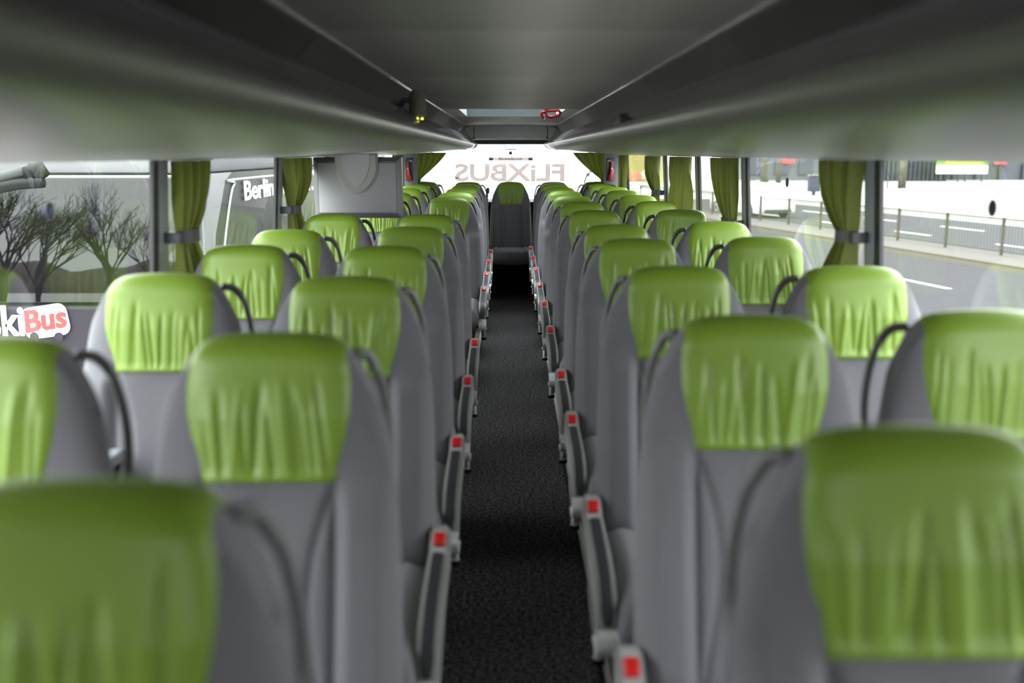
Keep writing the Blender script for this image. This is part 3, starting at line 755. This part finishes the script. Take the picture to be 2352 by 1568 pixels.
# ------------------------------------------------------------------ outside, right: road, pavement, railing, plaza
GZ = -1.38
SL = -0.22
def rl(x30, y, z=GZ): return (x30+SL*(y-30), y, z)   # a line parallel to the road passing x30 at Y=30
asph = mat('asphalt', (0.038, 0.037, 0.039, 1), 0.9, spec=0, noise=0.12, nscale=3); asph2 = mat('asphalt_far', (0.042, 0.042, 0.044, 1), 0.9, spec=0, noise=0.08, nscale=3)
pave = mat('paving', (0.072, 0.067, 0.063, 1), 0.9, spec=0, noise=0.10, nscale=5); plaza = mat('pale_plaza_paving', (0.45, 0.44, 0.425, 1), 0.9, spec=0)
kerb = mat('kerb_stone', (0.050, 0.046, 0.035, 1), 0.9, spec=0); paint = mat('road_paint', (0.40, 0.40, 0.40, 1), 0.6)
def strip(bm, xa, xb, ya, yb, z, mi=0, n=1):
    V = [bm.verts.new(rl(xa, ya, z)), bm.verts.new(rl(xb, ya, z)), bm.verts.new(rl(xb, yb, z)), bm.verts.new(rl(xa, yb, z))]
    bm.faces.new(V).material_index = mi
bm = bmesh.new(); box(bm, (0, 80, GZ-0.05), (500, 400, 0.06)); struct('ground', bm, plaza)
bm = bmesh.new(); bm.faces.new([bm.verts.new(p) for p in (rl(21.4, -40, GZ+.003), (240, -40, GZ+.003), (240, 220, GZ+.003), (31, 220, GZ+.003), rl(21.4, 80, GZ+.003))]); struct('ground_plaza', bm, mat('plaza_slabs', (0.16, 0.158, 0.150, 1), 0.9, spec=0))
bm = bmesh.new(); strip(bm, -2.5, 10.45, -40, 62, GZ+0.004)
for k in range(8):
    y = 13.2+k*5.6 if False else 14.65+k*5.9
    strip(bm, 7.02, 7.16, y, y+2.0, GZ+0.009, 1)
struct('ground_road', bm, [asph, paint])
bm = bmesh.new(); strip(bm, 10.6, 12.75, -40, 62, GZ+0.11)
V = []
struct('ground_pavement', bm, pave)
bm = bmesh.new()
A = [rl(10.45, -40, GZ), rl(10.45, 62, GZ), rl(10.62, 62, GZ+0.12), rl(10.62, -40, GZ+0.12)]
bm.faces.new([bm.verts.new(p) for p in A]); A = [rl(10.60, -40, GZ+0.12), rl(10.60, 62, GZ+0.12), rl(10.80, 62, GZ+0.12), rl(10.80, -40, GZ+0.12)]
bm.faces.new([bm.verts.new(p) for p in A]); fixn(bm)
struct('ground_kerb', bm, kerb)
bm = bmesh.new(); strip(bm, 12.8, 21.4, -40, 62, GZ+0.006)
for k in range(8):
    strip(bm, 18.4, 18.55, 20.4+k*5.2, 22.8+k*5.2, GZ+0.011, 1); strip(bm, 15.2, 15.35, 18.4+k*5.2, 20.4+k*5.2, GZ+0.011, 1)
struct('ground_far_road', bm, [asph2, paint])
# railing
railm = mat('railing_olive_grey', (0.055, 0.052, 0.037, 1), 0.6, spec=0.1)
t = thing('railing', 'long olive-grey bar railing standing between the two roads', 'railing', rl(12.3, 30, GZ+0.11))
ox = Vector(rl(12.3, 30, GZ+0.11)); pd = 2.28; ys = [21.85+k*pd for k in range(16)]
for k, y in enumerate(ys):
    p = Vector(rl(12.3, y, GZ+0.11))-ox
    bm = bmesh.new(); box(bm, (p.x, p.y, 0.50), (0.07, 0.07, 1.0), 0.005); link('post', bm, railm, t)
    if k < len(ys)-1:
        q = Vector(rl(12.3, ys[k+1], GZ+0.11))-ox
        bm = bmesh.new(); tube(bm, [p+Vector((0, 0, .96)), q+Vector((0, 0, .96))], 0.025, 6); tube(bm, [p+Vector((0, 0, .90)), q+Vector((0, 0, .90))], 0.010, 4); tube(bm, [p+Vector((0, 0, .12)), q+Vector((0, 0, .12))], 0.018, 6)
        for j in range(1, 20):
            c = p.lerp(q, j/20); tube(bm, [c+Vector((0, 0, .12)), c+Vector((0, 0, .93))], 0.0075, 4, False)
        link('railing_panel', bm, railm, t)
# white estate car on the far road, seen from behind its right-hand side
carw = mat('white_car_paint', (0.50, 0.50, 0.50, 1), 0.25, coat=0.5); carg = mat('car_glass', (0.10, 0.13, 0.14, 1), 0.08); tyre = mat('tyre', (0.02, 0.02, 0.02, 1), 0.7)
redl = mat('tail_lamp', (0.45, 0.03, 0.02, 1), 0.3)
t = thing('car', 'white estate car driving on the far road beyond the railing', 'car', (11.55, 43.0, GZ), math.atan(0.22)+0.10)
# local: +y = driving direction (away), rear at y=0, width x
def car_ring(y, hw, z0, z1, z2, hw2):
    return [(-hw*0.97, y, z0), (-hw, y, z0+.15), (-hw, y, (z0+z1)/2), (-hw*0.97, y, z1), (-hw2, y, z2), (hw2, y, z2), (hw*0.97, y, z1), (hw, y, (z0+z1)/2), (hw, y, z0+.15), (hw*0.97, y, z0)]
rings = [(-.05, .80, .38, .90, .93, .74), (.02, .88, .25, .98, 1.02, .76), (.10, .90, .22, 1.00, 1.12, .72), (.45, .91, .22, 1.00, 1.42, .62), (1.2, .91, .22, .99, 1.48, .62), (2.3, .91, .22, .97, 1.46, .61), (3.0, .91, .22, .96, 1.05, .72), (3.9, .89, .22, .90, .92, .72), (4.4, .80, .25, .75, .78, .66), (4.5, .7, .32, .6, .62, .6)]
bm = bmesh.new(); V = [[bm.verts.new(p) for p in car_ring(*r)] for r in rings]
for i in range(len(V)-1):
    for k in range(10): bm.faces.new((V[i][k], V[i][(k+1) % 10], V[i+1][(k+1) % 10], V[i+1][k]))
bm.faces.new(V[0]); bm.faces.new(V[-1]); fixn(bm); link('body', bm, carw, t, True, 35)
bm = bmesh.new()
bm.faces.new([bm.verts.new(p) for p in ((-.62, .145, 1.10), (.62, .145, 1.10), (.54, .415, 1.39), (-.54, .415, 1.39))])
link('rear_window', fixn(bm), carg, t)
for s in (-1, 1):
    bm = bmesh.new()
    bm.faces.new([bm.verts.new(p) for p in ((s*.885, .35, 1.05), (s*.885, 2.7, 1.03), (s*.665, 2.2, 1.40), (s*.665, .55, 1.40))]); link('side_window', fixn(bm), carg, t)
    for wy in (.85, 3.55):
        bm = bmesh.new(); lathe(bm, [(.15, -.1), (.31, -.1), (.33, -.06), (.33, .06), (.31, .1), (.15, .1)], 20, (s*.84, wy, .33), 'x'); wl = link('wheel', bm, tyre, t, True, 40)
        bm = bmesh.new(); lathe(bm, [(.19, s*.10), (.16, s*.105), (.05, s*.09)], 16, (s*.84, wy, .33), 'x'); link('hub', bm, M['silver'], wl, True, 40)
    bm = bmesh.new(); box(bm, (s*.72, .015, .84), (.26, .08, .13), .02); link('tail_lamp', bm, redl, t)
bm = bmesh.new(); box(bm, (0, -.05, .62), (.52, .02, .11)); link('number_plate', bm, mat('plate', (.5, .5, .5, 1), .5), t)
bm = bmesh.new(); box(bm, (0, .0, .33), (1.3, .12, .14), .02); link('bumper', bm, tyre, t)

# far side of the plaza
fac = mat('grey_facade', (0.055, 0.059, 0.067, 1), 0.7, spec=0.1); fac2 = mat('ribbed_facade', (0.036, 0.040, 0.050, 1), 0.7, spec=0.1); pale = mat('pale_facade', (0.080, 0.084, 0.084, 1), 0.7, spec=0.1)
def fbox(name, x0, x1, z0, z1, Y, d, m, label, cat, ribs=0, grp=None):
    t = thing(name, label, cat, ((x0+x1)/2, Y, GZ), 0, grp)
    bm = bmesh.new(); box(bm, (0, d/2, (z0+z1)/2-GZ), (x1-x0, d, z1-z0)); link('wall', bm, m, t)
    if ribs:
        bm = bmesh.new()
        for k in range(ribs): box(bm, (-(x1-x0)/2+(k+.5)*(x1-x0)/ribs, -0.15, (z0+z1)/2-GZ), (0.18, 0.3, z1-z0))
        link('cladding', bm, fac2, t)
    return t
t = fbox('building', 24.0, 36.4, GZ, 5.0, 102, 12, pale, 'pale grey building across the plaza, left of the ribbed hall', 'building', 0)
bm = bmesh.new()
for k in range(5): box(bm, (-5+k*2.4, -0.1, 2.3), (1.4, 0.1, 3.4))
link('window', bm, fac, t)
fbox('hall', 36.5, 43.5, GZ, 5.5, 100, 12, fac, 'grey hall with vertical ribbed cladding beyond the plaza', 'building', 16)
t = fbox('pavilion', 43.6, 60, GZ, 5.5, 104, 10, fac, 'grey glazed pavilion beyond the plaza at the far right', 'building', 0)
bm = bmesh.new()
for k in range(6): box(bm, (-6.0+k*2.4, -0.2, 2.8), (0.22, 0.3, 5.6))
link('post', bm, M['gasket'], t)
# billboard
t = thing('billboard', 'yellow and green advertising billboard with white lower band', 'billboard', (43.6, 97.0, GZ))
bm = bmesh.new(); box(bm, (0, 0, 2.6), (4.9, 0.15, 3.6)); link('panel', bm, mat('billboard_yellow', (0.22, 0.26, 0.012, 1), 0.5), t)
bm = bmesh.new(); box(bm, (0, -0.10, 1.18), (4.9, 0.05, 0.75)); link('lower_band', bm, M['white'], t)
bm = bmesh.new()
box(bm, (-2.05, -0.09, 2.4), (.8, 0.04, 1.6)); box(bm, (2.25, -0.09, 2.2), (.35, 0.04, 1.2)); link('green_field', bm, mat('billboard_green', (0.06, 0.15, 0.02, 1), 0.5), t)
bm = bmesh.new(); prism(bm, [(-.45, 2.15), (.30, 2.15), (.5, 2.4), (.30, 2.65), (-.45, 2.65)], 'y', -.13, -.10); link('dark_arrow', fixn(bm), M['gasket'], t)
bm = bmesh.new()
for k in range(5): box(bm, (-.32+k*.14, -.14, 2.36), (.05, .02, .22), 0, Matrix.Rotation(0.3*(k % 2), 3, 'Y'))
link('arrow_marks', bm, M['white'], t)
bm = bmesh.new()
for x in (-2.0, -.3, .4, 2.0): box(bm, (x, 0, .4), (.12, .12, .8))
link('post', bm, M['gasket'], t)
bm = bmesh.new(); box(bm, (0, 0, 0), (1.3, .1, .35)); o = link('red_sign', bm, redl); o.location = (50.5, 103.59, 0.42); o['label'] = 'small red sign on the pavilion at the far right'; o['category'] = 'sign'
bm = bmesh.new(); box(bm, (0, 0, 0), (1.2, .1, .4)); o = link('red_sign', bm, redl); o.location = (28.2, 101.8, 0.55); o['label'] = 'small red sign on the pale building left of the nearest right curtain'; o['category'] = 'sign'
# second, closer billboard seen between the rear right curtains
t = thing('poster_hoarding', 'colourful yellow poster hoarding seen between the rear right curtains', 'billboard', (7.6, 60, GZ))
bm = bmesh.new(); box(bm, (0, 0, 2.0), (3.4, .2, 1.9)); link('panel', bm, mat('poster_yellow', (0.22, 0.19, 0.05, 1), .5), t)
bm = bmesh.new(); box(bm, (1.1, -.12, 2.0), (.6, .05, 1.3)); link('blue_field', bm, mat('poster_blue', (0.15, 0.3, 0.5, 1), .5), t)
bm = bmesh.new(); box(bm, (-.3, -.12, 1.4), (1.2, .05, .4)); link('red_field', bm, mat('poster_red', (0.5, 0.12, 0.08, 1), .5), t)
bm = bmesh.new(); box(bm, (-1.2, 0, .5), (.12, .12, 1.1)); box(bm, (1.2, 0, .5), (.12, .12, 1.1)); link('post', bm, M['gasket'], t)
# street furniture: tree trunks, bollards, bin
bark = mat('pale_bark', (0.075, 0.070, 0.055, 1), 0.9, spec=0, noise=.2, nscale=4)
def trunk_tree(x, y, r, h, label):
    t = thing('street_tree', label, 'tree', (x, y, GZ), 0, 'bare street trees on the plaza')
    bm = bmesh.new(); tube(bm, [(0, 0, 0), (.02, 0, h*.5), (0, .03, h)], [r*1.2, r, r*.8], 10); link('trunk', bm, bark, t, True)
    bm = bmesh.new(); rnd = random.Random(int(x*10))
    for k in range(9):
        a = rnd.uniform(0, 2*PI); tube(bm, catmull([(0, 0, h*.9), (.5*math.cos(a), .5*math.sin(a), h*1.1), (1.4*math.cos(a), 1.4*math.sin(a), h*1.5)], 3), [r*.5]*3+[r*.3]*3+[r*.1], 5)
    link('branches', bm, bark, t, True)
trunk_tree(31.3, 80, .28, 4.2, 'pale street tree trunk on the plaza just right of the nearest right pillar')
trunk_tree(16.2, 64, .20, 4, 'slim street tree trunk on the plaza left of the white car roof')
trunk_tree(20.9, 78, .18, 4, 'slim street tree trunk on the plaza right of the litter bin')
for k, (px, y) in enumerate(((2007, 82), (2024, 80), (2042, 79), (2072, 78), (1900, 78), (1885, 79), (1765, 76))):
    x = (px-1167)/2287*y*.985
    bm = bmesh.new(); lathe(bm, [(.06, 0), (.06, .95), (.04, 1.0)], 8); o = link('bollard', bm, railm, None, True); o.location = (x, y, GZ)
    tag(o, 'slim low grey post on the far plaza edge, %s of the posts from the right' % ['fourth', 'third', 'second', 'first', 'fifth', 'sixth', 'seventh'][k], 'bollard', 'bollards along the plaza edge')
t = thing('litter_bin', 'dark grey litter bin on the plaza above the white car', 'litter bin', (20.2, 66.5, GZ))
bm = bmesh.new(); box(bm, (0, 0, .75), (.75, .55, 1.0), .05); link('body', bm, fac2, t)
bm = bmesh.new(); box(bm, (0, 0, 1.28), (.8, .6, .1), .03); link('lid', bm, M['gasket'], t)
bm = bmesh.new(); box(bm, (0, 0, .12), (.2, .2, .26)); link('post', bm, M['gasket'], t)

# ------------------------------------------------------------------ outside, left: a neighbouring coach nose-on, bare trees added behind it as its windscreen reflection
cpaint = mat('silver_white_coach_paint', (0.15, 0.15, 0.16, 1), 0.4); cdark = mat('dark_violet_coach_paint', (0.020, 0.018, 0.023, 1), 0.4, spec=0.15)
cglass = glass('smoked_coach_glass', (0.44, 0.44, 0.45, 1), 1.12); cglass2 = glass('smoked_coach_glass_far', (0.75, 0.75, 0.74, 1), 1.05)
sideg = mat('dark_side_glass', (0.020, 0.022, 0.022, 1), 0.30, spec=0.08)
CX0, CX1, CY = -5.3, -2.46, 8.0
t = thing('coach', 'neighbouring coach parked nose towards the camera outside the left windows', 'coach', ((CX0+CX1)/2, CY, GZ))
O = Vector(((CX0+CX1)/2, CY, GZ)); HWc = (CX1-CX0)/2
def L_(x, y, z): return (x-O.x, y-O.y, z-O.z)
bm = bmesh.new(); box(bm, L_((CX0+CX1)/2, CY+6, 1.75), (2*HWc, 12, 1.03), 0.10); link('roof', bm, cpaint, t, True, 40)
bm = bmesh.new(); box(bm, L_((CX0+CX1)/2, CY+0.06, -0.46), (2*HWc, 0.12, 1.36), 0.05); link('front_panel', bm, cdark, t)
bm = bmesh.new(); box(bm, L_((CX0+CX1)/2, CY+6, -1.0), (2*HWc-.1, 11.8, 0.3)); link('chassis', bm, cdark, t)
bm = bmesh.new(); bm.faces.new([bm.verts.new(L_(*p)) for p in ((CX0, CY, .20), (CX1-.02, CY, .20), (CX1-.02, CY+.03, 1.235), (CX0, CY+.03, 1.235))]); link('windscreen', bm, cglass, t)
bm = bmesh.new(); bm.faces.new([bm.verts.new(L_(*p)) for p in ((CX0, CY, -.8), (CX0, CY+12, -.8), (CX0, CY+12, 1.24), (CX0, CY, 1.24))]); link('side_window', bm, cglass2, t)
bm = bmesh.new(); tube(bm, [L_(CX0, CY-.01, 1.236), L_(CX1, CY-.01, 1.236)], 0.008, 6); link('windscreen_seal', bm, M['armgrey'], t)
# near side: silver A-pillar, dark glass with pale outline
bm = bmesh.new(); box(bm, L_(CX1-.03, CY+6.1, -.45), (.06, 11.8, 1.4)); link('side_panel', bm, cdark, t)
bm = bmesh.new(); bm.faces.new([bm.verts.new(L_(*p)) for p in ((CX1, CY, .1), (CX1, CY+.08, .1), (CX1, CY+.32, .75), (CX1, CY+.68, 1.18), (CX1, CY+.90, 1.25), (CX1, CY, 1.25))]); link('corner_post', bm, cpaint, t)
bm = bmesh.new(); bm.faces.new([bm.verts.new(L_(*p)) for p in ((CX1, CY+.08, .1), (CX1, CY+12, .1), (CX1, CY+12, 1.25), (CX1, CY+.90, 1.25), (CX1, CY+.68, 1.18), (CX1, CY+.32, .75))]); link('side_glazing', bm, sideg, t)
bm = bmesh.new(); tube(bm, catmull([L_(CX1+.01, CY+.28, .1), L_(CX1+.01, CY+.50, .60), L_(CX1+.01, CY+.78, 1.03), L_(CX1+.01, CY+.95, 1.15), L_(CX1+.01, CY+1.3, 1.185), L_(CX1+.01, CY+8, 1.16)], 6), 0.012, 6); link('glazing_seal', bm, M['armgrey'], t, True)
bm = bmesh.new(); box(bm, L_((CX0+CX1)/2, CY+12.02, .3), (2*HWc, .05, 3.0)); link('rear_panel', bm, cpaint, t)
# logo on the front panel
wl = mat('white_lettering', (0.85, 0.85, 0.85, 1), 0.5); rlm = mat('red_lettering', (0.30, 0.022, 0.018, 1), 0.5)
bm = text_mesh('ski', .34, .004, .010, 0, .82); bmesh.ops.rotate(bm, cent=(0, 0, 0), matrix=Matrix.Rotation(PI/2, 3, 'X'), verts=bm.verts)
o = link('lettering', bm, wl, t); o.location = L_(-4.10, CY-.02, .065); o['label'] = 'white lettering reading ski'
def rrect(w_, h_, r):
    pts = []
    for cx_, cy_, a0 in ((w_/2-r, h_/2-r, 0), (-w_/2+r, h_/2-r, PI/2), (-w_/2+r, -h_/2+r, PI), (w_/2-r, -h_/2+r, 3*PI/2)):
        for k in range(7): a = a0+PI/2*k/6; pts.append((cx_+r*math.cos(a), cy_+r*math.sin(a)))
    return pts
bm = bmesh.new(); prism(bm, rrect(.37, .26, .07), 'y', -.012, 0); fixn(bm); bmesh.ops.rotate(bm, cent=(0, 0, 0), matrix=Matrix.Rotation(-.15, 3, 'Y'), verts=bm.verts)
lg = link('logo_plate', bm, wl, t); lg.location = L_(-3.775, CY-.02, .075)
bm = text_mesh('Bus', .245, .003, .008, .15); bmesh.ops.rotate(bm, cent=(0, 0, 0), matrix=Matrix.Rotation(PI/2, 3, 'X'), verts=bm.verts); bmesh.ops.rotate(bm, cent=(0, 0, 0), matrix=Matrix.Rotation(-.15, 3, 'Y'), verts=bm.verts)
o = link('logo_lettering', bm, rlm, lg); o.location = (-.01, -.018, .01)
bm = bmesh.new()
for x in (-.10, .10): lathe(bm, [(.036, -.020), (.036, -.010)], 16, (x, 0, -.125+.0), 'y')
link('logo_wheel', bm, cdark, lg)
# side lettering
bm = text_mesh('Berlin . B', .30, .003, .006); bmesh.ops.rotate(bm, cent=(0, 0, 0), matrix=Matrix.Rotation(PI/2, 3, 'X'), verts=bm.verts)
xs = [v.co.x for v in bm.verts]; bmesh.ops.scale(bm, vec=(1.85/(max(xs)-min(xs)), 1, .82), verts=bm.verts)
bmesh.ops.rotate(bm, cent=(0, 0, 0), matrix=Matrix.Rotation(PI/2, 3, 'Z'), verts=bm.verts)
o = link('lettering', bm, wl, t); o.location = L_(CX1+.02, 10.13, 1.065); o['label'] = 'white lettering reading Berlin . B'
bm = text_mesh('k .', .30, .003, .006); bmesh.ops.rotate(bm, cent=(0, 0, 0), matrix=Matrix.Rotation(PI/2, 3, 'X'), verts=bm.verts); bmesh.ops.scale(bm, vec=(1.6, 1, .86), verts=bm.verts)
bmesh.ops.rotate(bm, cent=(0, 0, 0), matrix=Matrix.Rotation(PI/2, 3, 'Z'), verts=bm.verts)
o = link('lettering', bm, wl, t); o.location = L_(CX1+.02, 12.25, 1.05); o['label'] = 'white lettering reading k .'
# mirror arm
am = mat('arm_grey', (0.045, 0.048, 0.048, 1), 0.5, spec=0.2); amd = mat('arm_dark', (0.008, 0.009, 0.009, 1), 0.5, spec=0.15)
ma = bpy.data.objects.new('mirror_arm', None)
bm = bmesh.new(); tube(bm, catmull([L_(-4.55, 7.5, 1.02), L_(-4.15, 7.5, 1.13), L_(-3.80, 7.5, 1.235), L_(-3.56, 7.5, 1.300)], 4), 0.045, 10); mo = link('mirror_arm', bm, am, t, True)
bm = bmesh.new(); tube(bm, catmull([L_(-4.55, 7.48, .955), L_(-4.15, 7.48, 1.06), L_(-3.75, 7.48, 1.175), L_(-3.47, 7.48, 1.205)], 4), 0.045, 10); tube(bm, [L_(-3.60, 7.5, 1.27), L_(-3.50, 7.5, 1.29), L_(-3.47, 7.5, 1.24)], [.06, .07, .05], 10); link('lower_tube', bm, amd, mo, True)
bm = bmesh.new(); tube(bm, [L_(-3.52, 7.5, 1.32), L_(-3.49, 7.5, 1.42)], 0.004, 5); tube(bm, [L_(-3.49, 7.5, 1.32), L_(-3.45, 7.5, 1.41)], 0.003, 5); link('cable', bm, amd, mo)

# bare trees (recursive branching) and scrub, added to imitate a windscreen reflection
brk = mat('dark_bark', (0.008, 0.007, 0.008, 1), 0.9, spec=0)
def reflection_tree(x, y, h, seed, label, lean=0.0, spread=1.0, fork=0.28, r0=.045):
    rnd = random.Random(seed); bm = bmesh.new()
    def br(p, d, r, l, dep):
        pts = [p]; q = p; dd = d
        for k in range(3):
            dd = (dd+Vector((rnd.uniform(-.16, .16)+lean*.05, rnd.uniform(-.16, .16), rnd.uniform(-.02, .12)))).normalized(); q = q+dd*l/3; pts.append(q)
        tube(bm, pts, [r, r*.86, r*.74, r*.62], 5 if dep > 2 else 4, False)
        if dep == 0: return
        nb = rnd.choice((2, 3, 3)) if dep > 1 else 3
        for _ in range(nb):
            a = rnd.uniform(0, 2*PI); sp = rnd.uniform(.35, .75)*spread
            nd = (dd+Vector((math.cos(a)*sp+lean*.25, math.sin(a)*sp*.7, rnd.uniform(-.05, .15)))).normalized()
            at = pts[rnd.choice((2, 3, 3))]; br(at, nd, r*.60, l*rnd.uniform(.62, .86), dep-1)
    for k in range(3):
        a = rnd.uniform(0, 2*PI); br(Vector((0, 0, 0)), Vector((math.cos(a)*fork+lean*.15, math.sin(a)*fork, 1)).normalized(), r0*rnd.uniform(.7, 1), h*.36, 6)
    o = link('reflection_tree', bm, brk, None, True); o.location = (x, y, GZ); return tag(o, label, 'tree', 'bare trees standing in for the coach windscreen reflection')
reflection_tree(-8.30, 17.3, 1.75, 3, 'bare multi-stemmed tree added as a windscreen reflection, spreading below the mirror arm', .7, 1.0)
reflection_tree(-7.15, 17.9, 1.70, 8, 'bare tree added as a windscreen reflection, with slender upswept branches', 0.15, .9)
reflection_tree(-9.55, 18.6, 1.85, 5, 'thick-trunked bare tree added as a windscreen reflection, cut off by the edge of the view', .5, 1.0, r0=.06)
reflection_tree(-6.55, 18.6, 1.35, 12, 'small bare sapling added as a windscreen reflection, close to the tied left curtain', .1, 1.0, r0=.03)
scrub = mat('winter_scrub', (0.020, 0.016, 0.017, 1), 0.95, spec=0, noise=.4, nscale=3)
bm = bmesh.new()
grid(bm, lambda u, v: (-17+11*u, 20.6+(v-.5)*1.2, GZ+0.55*math.sin(PI*v)*(.9+.2*math.sin(u*23)+.1*math.sin(u*61+v*9))), 60, 10)
o = link('hedge', bm, scrub, None, True); tag(o, 'low brown winter hedge added behind the trees of the windscreen reflection', 'hedge')
yardm = mat('grey_yard', (0.085, 0.085, 0.084, 1), 0.9, spec=0, noise=.1, nscale=.6)
bm = bmesh.new(); box(bm, (-34.5, 50, GZ-0.018), (58, 130, 0.04)); struct('ground_yard', bm, yardm)
